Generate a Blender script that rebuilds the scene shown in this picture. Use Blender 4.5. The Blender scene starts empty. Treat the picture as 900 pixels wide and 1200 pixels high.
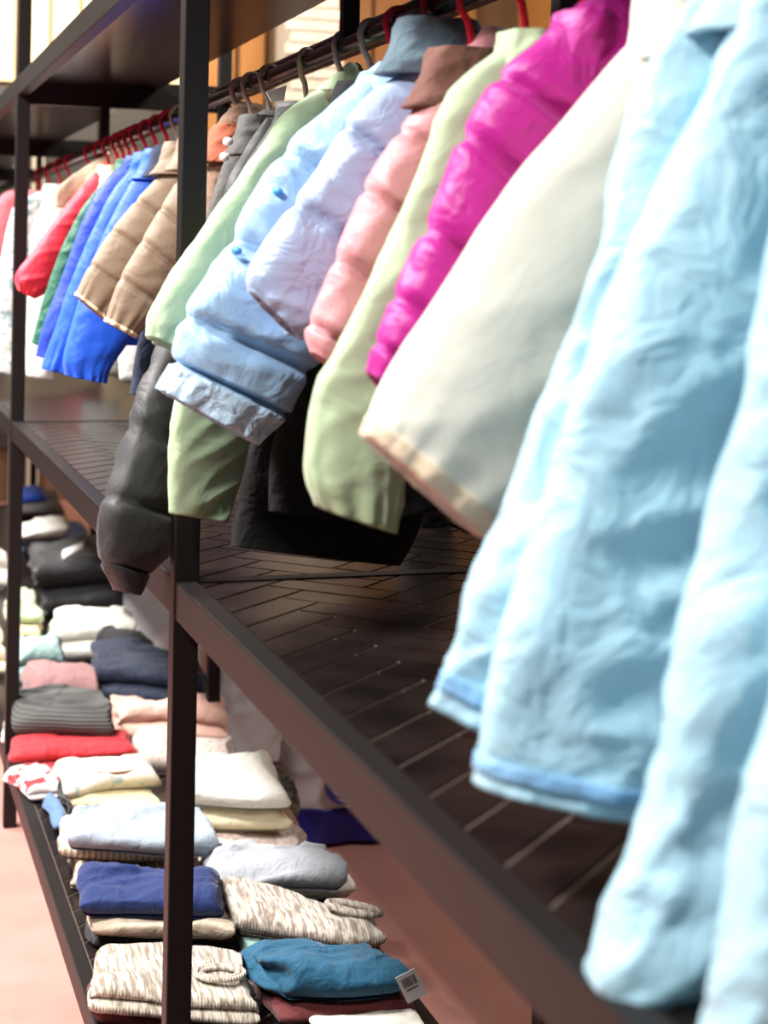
import bpy, math, random
import numpy as np
from mathutils import Matrix, Vector

# ------------------------------------------------------------------ camera
EYE = 1.537                       # eye height above the floor; rack runs along +Y, its front is the plane X = 0.44
FPX, PX0, PY0 = 2000.0, 450.0, 312.0
YAW, ROLL = math.atan(634 / FPX), 0.019
FW = np.array([math.sin(YAW), math.cos(YAW), 0.0])
R0 = np.array([math.cos(YAW), -math.sin(YAW), 0.0])
U0 = np.array([0.0, 0.0, 1.0])
RT = math.cos(ROLL) * R0 + math.sin(ROLL) * U0
UP = math.cos(ROLL) * U0 - math.sin(ROLL) * R0
EYEP = np.array([0.0, 0.0, EYE])

scene = bpy.context.scene
C = scene.collection
cam_d = bpy.data.cameras.new('camera')
cam = bpy.data.objects.new('camera', cam_d)
C.objects.link(cam)
m = Matrix.Identity(4)
for i in range(3):
    m[i][0], m[i][1], m[i][2] = RT[i], UP[i], -FW[i]
m[2][3] = EYE
cam.matrix_world = m
cam_d.sensor_fit = 'VERTICAL'
cam_d.sensor_height = 36.0
cam_d.sensor_width = 27.0
cam_d.lens = FPX / 1200 * 36
cam_d.shift_y = -(600 - PY0) / 1200
cam_d.clip_start = 0.02
cam_d.dof.use_dof = True
cam_d.dof.focus_distance = 2.75
cam_d.dof.aperture_fstop = 5.0
scene.camera = cam

# ------------------------------------------------------------------ light
world = bpy.data.worlds.new('world')
scene.world = world
world.use_nodes = True
bg = world.node_tree.nodes['Background']
bg.inputs[0].default_value = (1.0, 0.93, 0.86, 1)
bg.inputs[1].default_value = 0.035


def area(name, loc, target, size, power, col=(1, 0.95, 0.9), size_y=None, spread=180):
    d = bpy.data.lights.new(name, 'AREA')
    d.energy = power
    d.color = col
    d.size = size
    if size_y:
        d.shape = 'RECTANGLE'
        d.size_y = size_y
    d.spread = math.radians(spread)
    o = bpy.data.objects.new(name, d)
    C.objects.link(o)
    o.location = loc
    o.rotation_euler = (Vector(target) - Vector(loc)).to_track_quat('-Z', 'Y').to_euler()
    return o


for y, e in ((1.0, 42), (2.6, 68), (4.2, 74), (5.8, 74), (7.4, 74)):   # ceiling spots over the aisle, turned to the rack
    area('aisle_lamp', (-0.88, y, 3.0), (0.2, y + 0.1, 0.3), 0.35, e, (1, 0.965, 0.93), spread=125)
area('far_wall_lamp', (1.2, 9.6, 3.3), (1.5, 11.0, 2.7), 1.6, 80, (1, 0.86, 0.66), 0.4)
area('far_wall_lamp', (3.2, 9.4, 3.3), (3.2, 11.0, 2.4), 1.2, 22, (1, 0.80, 0.58), 0.4)
area('bag_fill_light', (1.75, 3.0, 2.95), (1.4, 4.9, 0.1), 0.5, 24)  # added fill light to brighten the bags behind the rack, no known fixture

scene.view_settings.view_transform = 'Standard'
scene.view_settings.look = 'None'
scene.view_settings.gamma = 1.0
scene.view_settings.use_curve_mapping = False
scene.view_settings.exposure = 0.14

# ------------------------------------------------------------------ helpers


def ray(x, y):
    return FW + RT * (x - PX0) / FPX - UP * (y - PY0) / FPX


def at_z(x, y, z):
    d = ray(x, y)
    return EYEP + d * ((z - EYE) / d[2])


def lin(c):
    return tuple((v / 255 / 12.92) if v <= 10 else ((v / 255 + 0.055) / 1.055) ** 2.4 for v in c)


MATS = {}


def nodes_of(name):
    mt = bpy.data.materials.new(name)
    mt.use_nodes = True
    nt = mt.node_tree
    return mt, nt, nt.nodes['Principled BSDF']


def fabric(name, col, rough=0.8, bump=0.25, scale=60, vary=0.10, sheen=0.15, stretch=(1, 1, 1), big=22.0, bigs=0.3):
    """cloth: slight colour variation, fine weave / creases as bump"""
    if name in MATS:
        return MATS[name]
    mt, nt, b = nodes_of(name)
    c = lin(col)
    tc = nt.nodes.new('ShaderNodeTexCoord')
    mp = nt.nodes.new('ShaderNodeMapping')
    mp.inputs['Scale'].default_value = stretch
    nt.links.new(tc.outputs['Object'], mp.inputs[0])
    n1 = nt.nodes.new('ShaderNodeTexNoise')
    n1.inputs['Scale'].default_value = scale
    n1.inputs['Detail'].default_value = 4
    nt.links.new(mp.outputs[0], n1.inputs['Vector'])
    mix = nt.nodes.new('ShaderNodeMix')
    mix.data_type = 'RGBA'
    mix.inputs['A'].default_value = tuple(v * (1 - vary) for v in c) + (1,)
    mix.inputs['B'].default_value = tuple(min(1, v * (1 + vary)) for v in c) + (1,)
    nt.links.new(n1.outputs[0], mix.inputs['Factor'])
    nt.links.new(mix.outputs['Result'], b.inputs['Base Color'])
    b.inputs['Roughness'].default_value = rough
    b.inputs['Sheen Weight'].default_value = sheen
    b.inputs['Sheen Roughness'].default_value = 0.5
    bp = nt.nodes.new('ShaderNodeBump')
    bp.inputs['Strength'].default_value = bump
    bp.inputs['Distance'].default_value = 0.004
    nt.links.new(n1.outputs[0], bp.inputs['Height'])
    last = bp
    if bigs:
        n2 = nt.nodes.new('ShaderNodeTexNoise')
        n2.inputs['Scale'].default_value = big
        n2.inputs['Detail'].default_value = 3
        n2.inputs['Distortion'].default_value = 1.2
        nt.links.new(mp.outputs[0], n2.inputs['Vector'])
        b2 = nt.nodes.new('ShaderNodeBump')
        b2.inputs['Strength'].default_value = bigs
        b2.inputs['Distance'].default_value = 0.03
        nt.links.new(n2.outputs[0], b2.inputs['Height'])
        nt.links.new(bp.outputs[0], b2.inputs['Normal'])
        last = b2
    nt.links.new(last.outputs[0], b.inputs['Normal'])
    MATS[name] = mt
    return mt


def knit(name, col_a, col_b, stretch=(60, 9, 30), thr=(0.42, 0.58), rib=0.0):
    """heathered / patterned knit"""
    if name in MATS:
        return MATS[name]
    mt, nt, b = nodes_of(name)
    tc = nt.nodes.new('ShaderNodeTexCoord')
    mp = nt.nodes.new('ShaderNodeMapping')
    mp.inputs['Scale'].default_value = stretch
    nt.links.new(tc.outputs['Object'], mp.inputs[0])
    n1 = nt.nodes.new('ShaderNodeTexNoise')
    n1.inputs['Scale'].default_value = 2.2
    n1.inputs['Detail'].default_value = 3
    nt.links.new(mp.outputs[0], n1.inputs['Vector'])
    rp = nt.nodes.new('ShaderNodeValToRGB')
    rp.color_ramp.elements[0].position = thr[0]
    rp.color_ramp.elements[1].position = thr[1]
    rp.color_ramp.elements[0].color = lin(col_a) + (1,)
    rp.color_ramp.elements[1].color = lin(col_b) + (1,)
    nt.links.new(n1.outputs[0], rp.inputs[0])
    nt.links.new(rp.outputs[0], b.inputs['Base Color'])
    b.inputs['Roughness'].default_value = 0.9
    b.inputs['Sheen Weight'].default_value = 0.2
    wv = nt.nodes.new('ShaderNodeTexWave')
    wv.inputs['Scale'].default_value = 60
    wv.inputs['Distortion'].default_value = 2
    nt.links.new(tc.outputs['Object'], wv.inputs['Vector'])
    bp = nt.nodes.new('ShaderNodeBump')
    bp.inputs['Strength'].default_value = 0.35 + rib
    bp.inputs['Distance'].default_value = 0.003
    nt.links.new(wv.outputs[0], bp.inputs['Height'])
    nt.links.new(bp.outputs[0], b.inputs['Normal'])
    MATS[name] = mt
    return mt


def ribbed(name, col, scale=45, direction='Z', strength=0.8):
    if name in MATS:
        return MATS[name]
    mt, nt, b = nodes_of(name)
    tc = nt.nodes.new('ShaderNodeTexCoord')
    wv = nt.nodes.new('ShaderNodeTexWave')
    wv.bands_direction = direction
    wv.inputs['Scale'].default_value = scale
    wv.inputs['Distortion'].default_value = 1.0
    wv.inputs['Detail Scale'].default_value = 0.6
    nt.links.new(tc.outputs['Object'], wv.inputs['Vector'])
    mix = nt.nodes.new('ShaderNodeMix')
    mix.data_type = 'RGBA'
    c = lin(col)
    mix.inputs['A'].default_value = tuple(v * 0.7 for v in c) + (1,)
    mix.inputs['B'].default_value = tuple(v * 1.12 for v in c) + (1,)
    nt.links.new(wv.outputs[0], mix.inputs['Factor'])
    nt.links.new(mix.outputs['Result'], b.inputs['Base Color'])
    bp = nt.nodes.new('ShaderNodeBump')
    bp.inputs['Strength'].default_value = strength
    bp.inputs['Distance'].default_value = 0.004
    nt.links.new(wv.outputs[0], bp.inputs['Height'])
    nt.links.new(bp.outputs[0], b.inputs['Normal'])
    b.inputs['Roughness'].default_value = 0.9
    MATS[name] = mt
    return mt


def plain(name, col, rough=0.5, metal=0.0, bump=0.0, scale=40, vary=0.08, coat=0.0):
    if name in MATS:
        return MATS[name]
    mt, nt, b = nodes_of(name)
    c = lin(col)
    tc = nt.nodes.new('ShaderNodeTexCoord')
    n1 = nt.nodes.new('ShaderNodeTexNoise')
    n1.inputs['Scale'].default_value = scale
    n1.inputs['Detail'].default_value = 4
    nt.links.new(tc.outputs['Object'], n1.inputs['Vector'])
    mix = nt.nodes.new('ShaderNodeMix')
    mix.data_type = 'RGBA'
    mix.inputs['A'].default_value = tuple(v * (1 - vary) for v in c) + (1,)
    mix.inputs['B'].default_value = tuple(min(1, v * (1 + vary)) for v in c) + (1,)
    nt.links.new(n1.outputs[0], mix.inputs['Factor'])
    nt.links.new(mix.outputs['Result'], b.inputs['Base Color'])
    b.inputs['Roughness'].default_value = rough
    b.inputs['Metallic'].default_value = metal
    b.inputs['Coat Weight'].default_value = coat
    b.inputs['Coat Roughness'].default_value = 0.15
    if bump:
        bp = nt.nodes.new('ShaderNodeBump')
        bp.inputs['Strength'].default_value = bump
        bp.inputs['Distance'].default_value = 0.003
        nt.links.new(n1.outputs[0], bp.inputs['Height'])
        nt.links.new(bp.outputs[0], b.inputs['Normal'])
    MATS[name] = mt
    return mt


def _hash(i, j, k, seed):
    h = (i.astype(np.int64) * 374761393 + j.astype(np.int64) * 668265263 + k.astype(np.int64) * 2147483647 + seed * 1274126177) & 0xFFFFFFFF
    h = ((h ^ (h >> 13)) * 1274126177) & 0xFFFFFFFF
    h = ((h ^ (h >> 16)) * 2246822519) & 0xFFFFFFFF
    return ((h ^ (h >> 15)) & 0xFFFF) / 65535.0


def vnoise(P, seed=0):
    """smooth value noise in [0,1] on an (n,3) array"""
    P = np.asarray(P) + 100.0
    I = np.floor(P)
    f = P - I
    f = f * f * (3 - 2 * f)
    I = I.astype(np.int64)
    out = 0
    for a in (0, 1):
        for b in (0, 1):
            for c in (0, 1):
                w = (f[..., 0] if a else 1 - f[..., 0]) * (f[..., 1] if b else 1 - f[..., 1]) * (f[..., 2] if c else 1 - f[..., 2])
                out = out + w * _hash(I[..., 0] + a, I[..., 1] + b, I[..., 2] + c, seed)
    return out


def wrinkle(P, seed):
    n = vnoise(P, seed) - 0.5
    r = 1 - np.abs(2 * vnoise(P * 1.7 + 13.1, seed + 5) - 1)
    q = vnoise(P * 3.9 + 5.7, seed + 9) - 0.5
    return 1.1 * n + 0.55 * (r * r - 0.45) + 0.30 * q


def tag(o, label, cat, group=None, kind=None):
    if label:
        o['label'] = label
    if cat:
        o['category'] = cat
    if group:
        o['group'] = group
    if kind:
        o['kind'] = kind
    return o


def thing(name, label, cat, loc, group=None):
    o = bpy.data.objects.new(name, None)
    o.empty_display_size = 0.05
    C.objects.link(o)
    o.location = [float(v) for v in loc]
    return tag(o, label, cat, group)


def mesh_obj(name, verts, faces, mat, parent=None, smooth=True, label=None):
    """verts in world space; stored relative to the top-level parent"""
    verts = np.asarray(verts, dtype=float)
    off = np.zeros(3)
    p = parent
    while p is not None:
        off += np.array(p.location)
        p = p.parent
    me = bpy.data.meshes.new(name)
    me.from_pydata((verts - off).tolist(), [], faces)
    me.materials.append(mat)
    if smooth:
        me.shade_smooth()
    me.update()
    o = bpy.data.objects.new(name, me)
    C.objects.link(o)
    if parent is not None:
        o.parent = parent
    if label:
        o['label'] = label
    return o


def box_vf(x0, x1, y0, y1, z0, z1):
    v = [(x0, y0, z0), (x1, y0, z0), (x1, y1, z0), (x0, y1, z0), (x0, y0, z1), (x1, y0, z1), (x1, y1, z1), (x0, y1, z1)]
    f = [(0, 3, 2, 1), (4, 5, 6, 7), (0, 1, 5, 4), (1, 2, 6, 5), (2, 3, 7, 6), (3, 0, 4, 7)]
    return v, f


def box(name, x0, x1, y0, y1, z0, z1, mat, parent=None, bevel=0.0, label=None):
    v, f = box_vf(x0, x1, y0, y1, z0, z1)
    o = mesh_obj(name, v, f, mat, parent, smooth=False, label=label)
    if bevel:
        md = o.modifiers.new('bevel', 'BEVEL')
        md.width = bevel
        md.segments = 2
    return o


def tube_vf(path, r, seg=10, closed=False):
    path = np.asarray(path, dtype=float)
    n = len(path)
    V, Fc = [], []
    T = np.gradient(path, axis=0)
    T /= np.linalg.norm(T, axis=1)[:, None] + 1e-9
    up = np.array([0, 0, 1.0])
    if abs(T[0] @ up) > 0.9:
        up = np.array([0, 1.0, 0])
    a = up - T[0] * (up @ T[0])
    a /= np.linalg.norm(a)
    rr = np.broadcast_to(np.asarray(r, dtype=float), (n,))
    for i in range(n):
        a = a - T[i] * (a @ T[i])
        a /= np.linalg.norm(a) + 1e-9
        b = np.cross(T[i], a)
        for k in range(seg):
            t = 2 * math.pi * k / seg
            V.append(path[i] + rr[i] * (math.cos(t) * a + math.sin(t) * b))
    for i in range(n - 1):
        for k in range(seg):
            Fc.append((i * seg + k, i * seg + (k + 1) % seg, (i + 1) * seg + (k + 1) % seg, (i + 1) * seg + k))
    Fc.append(tuple(range(seg))[::-1])
    Fc.append(tuple((n - 1) * seg + k for k in range(seg)))
    return V, Fc


def tube(name, path, r, mat, parent=None, seg=10, label=None):
    v, f = tube_vf(path, r, seg)
    return mesh_obj(name, v, f, mat, parent, label=label)


# ------------------------------------------------------------------ dimensions
RX, RZ = 0.68, EYE + 0.315                 # clothes rail
FX0, FX1 = 0.44, 1.03                      # rack front / back
FRAMES = (-0.07, 2.31, 4.69, 7.07, 9.45)         # frames along the rack
POST = 0.035
Z_TOP, Z_MID, Z_BOT = EYE + 0.496, EYE - 0.437, EYE - 1.335

# ------------------------------------------------------------------ setting
def floor_material():
    mt, nt, b = nodes_of('floor_screed')
    tc = nt.nodes.new('ShaderNodeTexCoord')
    n1 = nt.nodes.new('ShaderNodeTexNoise')
    n1.inputs['Scale'].default_value = 2.2
    n1.inputs['Detail'].default_value = 6
    n1.inputs['Roughness'].default_value = 0.6
    nt.links.new(tc.outputs['Object'], n1.inputs['Vector'])
    rp = nt.nodes.new('ShaderNodeValToRGB')
    rp.color_ramp.elements[0].position = 0.35
    rp.color_ramp.elements[1].position = 0.7
    rp.color_ramp.elements[0].color = lin((186, 128, 118)) + (1,)
    rp.color_ramp.elements[1].color = lin((206, 150, 140)) + (1,)
    nt.links.new(n1.outputs[0], rp.inputs[0])
    nt.links.new(rp.outputs[0], b.inputs['Base Color'])
    b.inputs['Roughness'].default_value = 0.32
    return mt


M_FLOOR = floor_material()
o = box('floor', -4, 7, -3, 11.2, -0.1, 0.0, M_FLOOR)
tag(o, 'glossy pinkish red floor under the rack', None, kind='structure')

wall = thing('wall_far', 'far wall with cream panels above and dark panels below', None, (3, 11, 0))
wall['kind'] = 'structure'
box('wall_core', -4, 7, 11.02, 11.2, 0, 3.8, plain('wall_brown', (120, 92, 70), 0.8), wall)
M_CREAM = plain('cream_panel', (236, 218, 180), 0.7)
M_DPAN = plain('dark_panel', (62, 60, 62), 0.6)
M_WOOD = plain('wood_panel', (170, 118, 66), 0.5, scale=6, vary=0.2)
xs = [-1.6, -0.7, 0.2, 1.02, 1.23, 1.42, 1.75, 2.2]
for a, b in zip(xs[:-1], xs[1:]):
    box('cream_panel', a + 0.012, b - 0.012, 10.97, 11.02, 2.66, 3.75, M_CREAM, wall)
xs = [-1.6, -0.8, 0.0, 0.8, 1.05, 1.9, 2.25]
for a, b in zip(xs[:-1], xs[1:]):
    box('dark_panel', a + 0.01, b - 0.01, 10.98, 11.02, 0.35, 2.63, M_DPAN, wall)
for a, b in ((2.22, 2.42), (2.46, 2.62), (3.05, 3.35), (3.38, 3.7), (3.73, 4.1)):
    box('wood_panel', a, b, 10.96, 11.02, 0.1, 3.7, M_WOOD, wall)
M_TRIM = plain('white_trim', (226, 220, 206), 0.6)
for a, b in ((1.02, 1.09), (1.13, 1.2), (1.58, 1.66)):
    box('trim_strip', a, b, 10.93, 10.98, 0.0, 2.28, M_TRIM, wall)

# white painted brick pillar
pil = thing('brick_pillar', 'white painted brick pillar against the far wall', 'pillar', (2.85, 10.6, 0))
M_WB = plain('white_brick', (205, 200, 196), 0.85, bump=0.4, scale=60)
M_WM = plain('white_mortar', (165, 160, 156), 0.9)
box('pillar_core', 2.655, 2.985, 10.455, 10.795, 0, 3.7, M_WM, pil)
vb, fb = box_vf(-0.084, 0.084, -0.02, 0.02, -0.031, 0.031)
mb = bpy.data.meshes.new('brick')
mb.from_pydata(vb, [], fb)
mb.materials.append(M_WB)
for r in range(0, 48):
    z = 0.05 + r * 0.075
    for c in (0, 1):
        b = bpy.data.objects.new('brick', mb)
        C.objects.link(b)
        b.parent = pil
        b.location = (2.735 + c * 0.172 + (0.03 if r % 2 else -0.03) * 0.6 - 2.85 + 0.0, -0.155, z)

# right wall well behind the rack
wr = thing('wall_right', 'brown wall behind the rack', None, (4.4, 5, 0))
wr['kind'] = 'structure'
box('wall_core', 4.4, 4.6, -3, 11.2, 0, 3.8, plain('wall_brown', (120, 92, 70), 0.8), wr)
for k in range(9):
    box('wood_panel', 4.36, 4.4, 0.5 + k * 1.15, 1.62 + k * 1.15, 0.1, 3.7, M_WOOD, wr)

# ------------------------------------------------------------------ rack
rack = thing('clothes_rack', 'long black metal clothes rack with dark patterned shelves', 'rack', (FX0, FRAMES[1], 0))
M_MET = plain('rack_metal', (26, 22, 21), 0.5, bump=0.03, scale=120)
M_MET.node_tree.nodes['Principled BSDF'].inputs['Specular IOR Level'].default_value = 0.22
M_SHELF = plain('shelf_board', (100, 87, 80), 0.35)
M_ROD = plain('rail_metal', (28, 25, 25), 0.25, 0.6)


def block_material():
    mt, nt, b = nodes_of('shelf_block')
    tc = nt.nodes.new('ShaderNodeTexCoord')
    n1 = nt.nodes.new('ShaderNodeTexNoise')
    n1.inputs['Scale'].default_value = 14
    n1.inputs['Detail'].default_value = 6
    nt.links.new(tc.outputs['Object'], n1.inputs['Vector'])
    rp = nt.nodes.new('ShaderNodeValToRGB')
    rp.color_ramp.elements[0].position = 0.35
    rp.color_ramp.elements[1].position = 0.72
    rp.color_ramp.elements[0].color = lin((16, 12, 12)) + (1,)
    rp.color_ramp.elements[1].color = lin((34, 26, 24)) + (1,)
    nt.links.new(n1.outputs[0], rp.inputs[0])
    nt.links.new(rp.outputs[0], b.inputs['Base Color'])
    b.inputs['Roughness'].default_value = 0.3
    b.inputs['Specular IOR Level'].default_value = 0.3
    return mt


M_BLOCK = block_material()
for y in FRAMES:
    for x in (FX0, FX1 - POST):
        box('post', x, x + POST, y, y + POST, 0, Z_TOP + 0.62, M_MET, rack, 0.002)
    for z in (Z_TOP, Z_MID, Z_BOT):
        box('cross_bar', FX0 + POST, FX1 - POST, y + 0.003, y + POST - 0.003, z - (0.075 if z == Z_TOP else 0.05), z - 0.002, M_MET, rack)
    # rail bracket carrying the clothes rail
    box('rail_bracket', RX - 0.012, RX + 0.012, y + 0.008, y + 0.028, RZ + 0.005, Z_TOP - 0.075, M_MET, rack)


def clip_poly(poly, x0, x1, y0, y1):
    for axis, lim, sgn in ((0, x0, 1), (0, x1, -1), (1, y0, 1), (1, y1, -1)):
        out = []
        for i in range(len(poly)):
            p, q = poly[i], poly[(i + 1) % len(poly)]
            dp, dq = (p[axis] - lim) * sgn, (q[axis] - lim) * sgn
            if dp >= 0:
                out.append(p)
            if dp * dq < 0:
                t = dp / (dp - dq)
                out.append((p[0] + t * (q[0] - p[0]), p[1] + t * (q[1] - p[1])))
        poly = out
        if len(poly) < 3:
            return []
    return poly


def herringbone(shelf, x0, x1, y0, y1, z, L=0.18, W=0.06, gap=0.003):
    rnd = random.Random(3)
    s = math.sqrt(0.5)
    for p in range(-14, 15):
        for k in range(-60, 61):
            for kind in (0, 1):
                bx, by = (k * W + 2 * L * p, k * W) if kind == 0 else ((k - 1) * W + 2 * L * p, k * W)
                w, h = (L, W) if kind == 0 else (W, L)
                q = [(bx + gap, by + gap), (bx + w - gap, by + gap), (bx + w - gap, by + h - gap), (bx + gap, by + h - gap)]
                q = [(x0 + s * (a - b), y0 + s * (a + b)) for a, b in q]
                if min(a for a, b in q) > x1 or max(a for a, b in q) < x0 or min(b for a, b in q) > y1 or max(b for a, b in q) < y0:
                    continue
                q = clip_poly(q, x0, x1, y0, y1)
                if len(q) < 3:
                    continue
                ar = abs(sum(q[i][0] * q[(i + 1) % len(q)][1] - q[(i + 1) % len(q)][0] * q[i][1] for i in range(len(q)))) / 2
                if ar < 2e-4:
                    continue
                zt = z + 0.002 + rnd.uniform(0, 0.0004)
                n = len(q)
                v = [(a, b, z - 0.001) for a, b in q] + [(a, b, zt) for a, b in q]
                f = [tuple(range(n, 2 * n))] + [(i, (i + 1) % n, n + (i + 1) % n, n + i) for i in range(n)]
                mesh_obj('shelf_block', v, f, M_BLOCK, shelf, smooth=False)


def herring_rest():
    pass


for i in range(4):
    ya, yb = FRAMES[i] + POST, FRAMES[i + 1]
    for nm, z in (('top', Z_TOP), ('mid', Z_MID), ('bottom', Z_BOT)):
        box('front_beam', FX0 + 0.002, FX0 + POST - 0.004, ya, yb, z - 0.052, z, M_MET, rack, 0.002)
        box('back_beam', FX1 - POST + 0.004, FX1 - 0.002, ya, yb, z - 0.052, z, M_MET, rack, 0.002)
        sh = box('shelf_board', FX0 + POST - 0.004, (FX1 - POST + 0.004) if nm != 'top' else 0.82, ya, yb, z - 0.02, z - 0.006, (M_SHELF if (nm == 'mid' and i < 2) or (nm == 'bottom' and i == 1) else M_BLOCK) if nm != 'top' else plain('top_board', (30, 24, 23), 0.2), rack)
        if nm == 'mid' and i < 2:
            herringbone(sh, FX0 + POST, FX1 - POST, max(ya, 0.75), yb, z - 0.006)
        if nm == 'bottom' and i == 1:
            herringbone(sh, FX0 + POST, FX1 - POST, ya, yb, z - 0.006)
yy = np.linspace(FRAMES[0] + 0.01, FRAMES[-1], 30)
tube('hanging_rail', [(RX, y, RZ) for y in yy], 0.0125, M_ROD, rack, 16)
tube('rail_stay', [(RX + 0.045, y, RZ + 0.035) for y in yy], 0.008, M_ROD, rack, 10)

# ------------------------------------------------------------------ garments on hangers


class Plane:
    """upright plane of a hanging garment: through the rail at y0, its aisle side swung towards the viewer by yaw degrees"""
    def __init__(self, y0, yaw=0.0, off=0.0):
        t = math.radians(yaw)
        self.e = np.array([math.cos(t), math.sin(t), 0.0])
        self.n = np.array([math.sin(t), -math.cos(t), 0.0])
        self.p0 = np.array([RX, y0, 0.0])
        self.y0, self.yaw, self.off = y0, yaw, off

    def shift(self, off):
        return Plane(self.y0, self.yaw, self.off + off)

    def at(self, x, y):
        d = ray(x, y)
        q = self.p0 + self.n * self.off
        t = ((q - EYEP) @ self.n) / (d @ self.n)
        return EYEP + d * t

    def uw(self, u, w):
        """u metres along the garment (aisle side negative), w metres above the rail"""
        return self.p0 + self.n * self.off + self.e * u + np.array([0, 0, RZ + w])

    def to_uw(self, P):
        q = P - self.p0
        return q @ self.e, P[2] - RZ


def catmull(P, t):
    P = np.asarray(P, dtype=float)
    n = len(P)
    x = np.clip(t, 0, 1) * (n - 1)
    i = np.minimum(np.floor(x).astype(int), n - 2)
    f = (x - i)[:, None]
    g = lambda k: P[np.clip(k, 0, n - 1)]
    p0, p1, p2, p3 = g(i - 1), g(i), g(i + 1), g(i + 2)
    p0 = np.where((i == 0)[:, None], 2 * p1 - p2, p0)
    p3 = np.where((i == n - 2)[:, None], 2 * p2 - p1, p3)
    return 0.5 * (2 * p1 + (p2 - p0) * f + (2 * p0 - 5 * p1 + 4 * p2 - p3) * f ** 2 + (3 * p1 - p0 - 3 * p2 + p3) * f ** 3)


def loft(name, L, R, nrm, thick, mat, parent, seams=(), sd=0.45, sw=0.016, wr=0.006, fa=14.0, fb=7.0, n=90, m=56,
         gather=0.0, seed=1, top_taper=0.1, end_taper=1.0, t0=0.0, t1=1.0, scale=1.0, droop=None, label=None, ex=0.8):
    """soft tube through the rows L[i]-R[i] (3D points), half thickness along nrm"""
    L, R = np.asarray(L), np.asarray(R)
    tt = np.linspace(0.0, 1.0, n)
    Lc, Rc = catmull(L, tt), catmull(R, tt)
    Cc, H = (Lc + Rc) / 2, (Rc - Lc) / 2
    step = np.linalg.norm(np.diff(Cc, axis=0), axis=1)
    s = np.concatenate([[0], np.cumsum(step)])
    Hl = np.linalg.norm(H, axis=1)
    th = np.full(n, thick) * np.minimum(1.0, 0.35 + Hl / (np.mean(Hl) + 1e-9) * 0.65)
    if top_taper > 0:
        th *= 0.35 + 0.65 * np.sqrt(np.clip(tt / top_taper, 0, 1))
    th *= 1 + (end_taper - 1) * np.clip((tt - 0.8) / 0.2, 0, 1) ** 2
    pinch = np.ones(n)
    for q in seams:
        pinch *= 1 - sd * np.exp(-((tt - q) / sw) ** 2)
    ph = np.linspace(0, 2 * math.pi, m, endpoint=False)
    cx = np.sign(np.cos(ph)) * np.abs(np.cos(ph)) ** 0.92
    cy = np.sign(np.sin(ph)) * np.abs(np.sin(ph)) ** ex
    wpin = 1 - (1 - pinch) * 0.14
    off = H[:, None, :] * (cx[None, :, None] * wpin[:, None, None]) + nrm[None, None, :] * (cy[None, :] * (th * pinch)[:, None])[..., None]
    P = Cc[:, None, :] + off * scale
    outw = off / (np.linalg.norm(off, axis=2)[..., None] + 1e-9)
    outw = outw * 0.45 + nrm[None, None, :] * np.sign(cy)[None, :, None] * np.abs(np.sin(ph))[None, :, None] * 0.8
    # wrinkles run across the tube: dense along its axis, sparse across it
    Q = np.zeros((n, m, 3))
    Q[..., 0] = s[:, None] * fa + 0.5 * cx[None, :]
    Q[..., 1] = cx[None, :] * Hl[:, None] * fb + s[:, None] * fa * 0.25
    Q[..., 2] = cy[None, :] * 0.8 + seed * 7.3
    w = wrinkle(Q, seed) * wr
    if len(seams):
        # short puckers next to the stitching
        near = np.zeros(n)
        for q in seams:
            near += np.exp(-((tt - q) / (sw * 2.6)) ** 2)
        G = np.zeros((n, m, 3))
        G[..., 0] = cx[None, :] * Hl[:, None] * 55
        G[..., 1] = tt[:, None] * 6
        G[..., 2] = cy[None, :] + seed
        w += (vnoise(G, seed + 3) - 0.5) * near[:, None] * wr * 0.8
    if gather:
        g = np.exp(-((1 - tt) / 0.10))[:, None]
        k = np.sin(ph * 13 + 2.0 * np.sin(ph * 3 + seed))[None, :]
        w += g * k * gather
    P = P + outw * w[..., None]
    if droop is not None:
        P[..., 2] += droop(tt)[:, None]
    if t0 > 0 or t1 < 1:                       # only a band of the tube (cuff, hem), lying just over it
        sel = (tt >= t0) & (tt <= t1)
        P, Cc = P[sel], Cc[sel]
        n = len(P)
        P = P + outw[sel] * 0.003
    V = P.reshape(-1, 3)
    F = []
    for i in range(n - 1):
        a, b = i * m, (i + 1) * m
        for k in range(m):
            k2 = (k + 1) % m
            F.append((a + k, a + k2, b + k2, b + k))
    # turned-in hem with a recessed inside, closed top
    last = P[-1]
    inward = Cc[-1] + (last - Cc[-1]) * 0.86
    back = Cc[-1] + (last - Cc[-1]) * 0.80 - (Cc[-1] - Cc[max(0, n - 1 - int(n * 0.06) - 1)])
    V = np.concatenate([V, inward, back, back.mean(0)[None], (P[0].mean(0) - (Cc[1] - Cc[0]) * 0.5)[None]])
    b0 = (n - 1) * m
    b1, b2 = n * m, (n + 1) * m
    for k in range(m):
        k2 = (k + 1) % m
        F.append((b0 + k, b0 + k2, b1 + k2, b1 + k))
        F.append((b1 + k, b1 + k2, b2 + k2, b2 + k))
        F.append((b2 + k, b2 + k2, (n + 2) * m))
        F.append((k2, k, (n + 2) * m + 1))
    return mesh_obj(name, V, F, mat, parent, label=label)


def rows3(rows, pl):
    return np.array([pl.at(r[0], r[1]) for r in rows]), np.array([pl.at(r[2], r[3]) for r in rows])


def mirror(Lp, Rp, pl):
    def mm(P):
        u = (P - pl.p0) @ pl.e
        return P + (max(-u, 0.03) - u) * pl.e
    return np.array([mm(p) for p in Rp]), np.array([mm(p) for p in Lp])


M_HRED = plain('red_plastic', (176, 20, 44), 0.25, coat=0.4)
M_HGREY = plain('taupe_plastic', (150, 132, 122), 0.35)
M_HBLK = plain('black_plastic', (26, 24, 24), 0.4)


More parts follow.
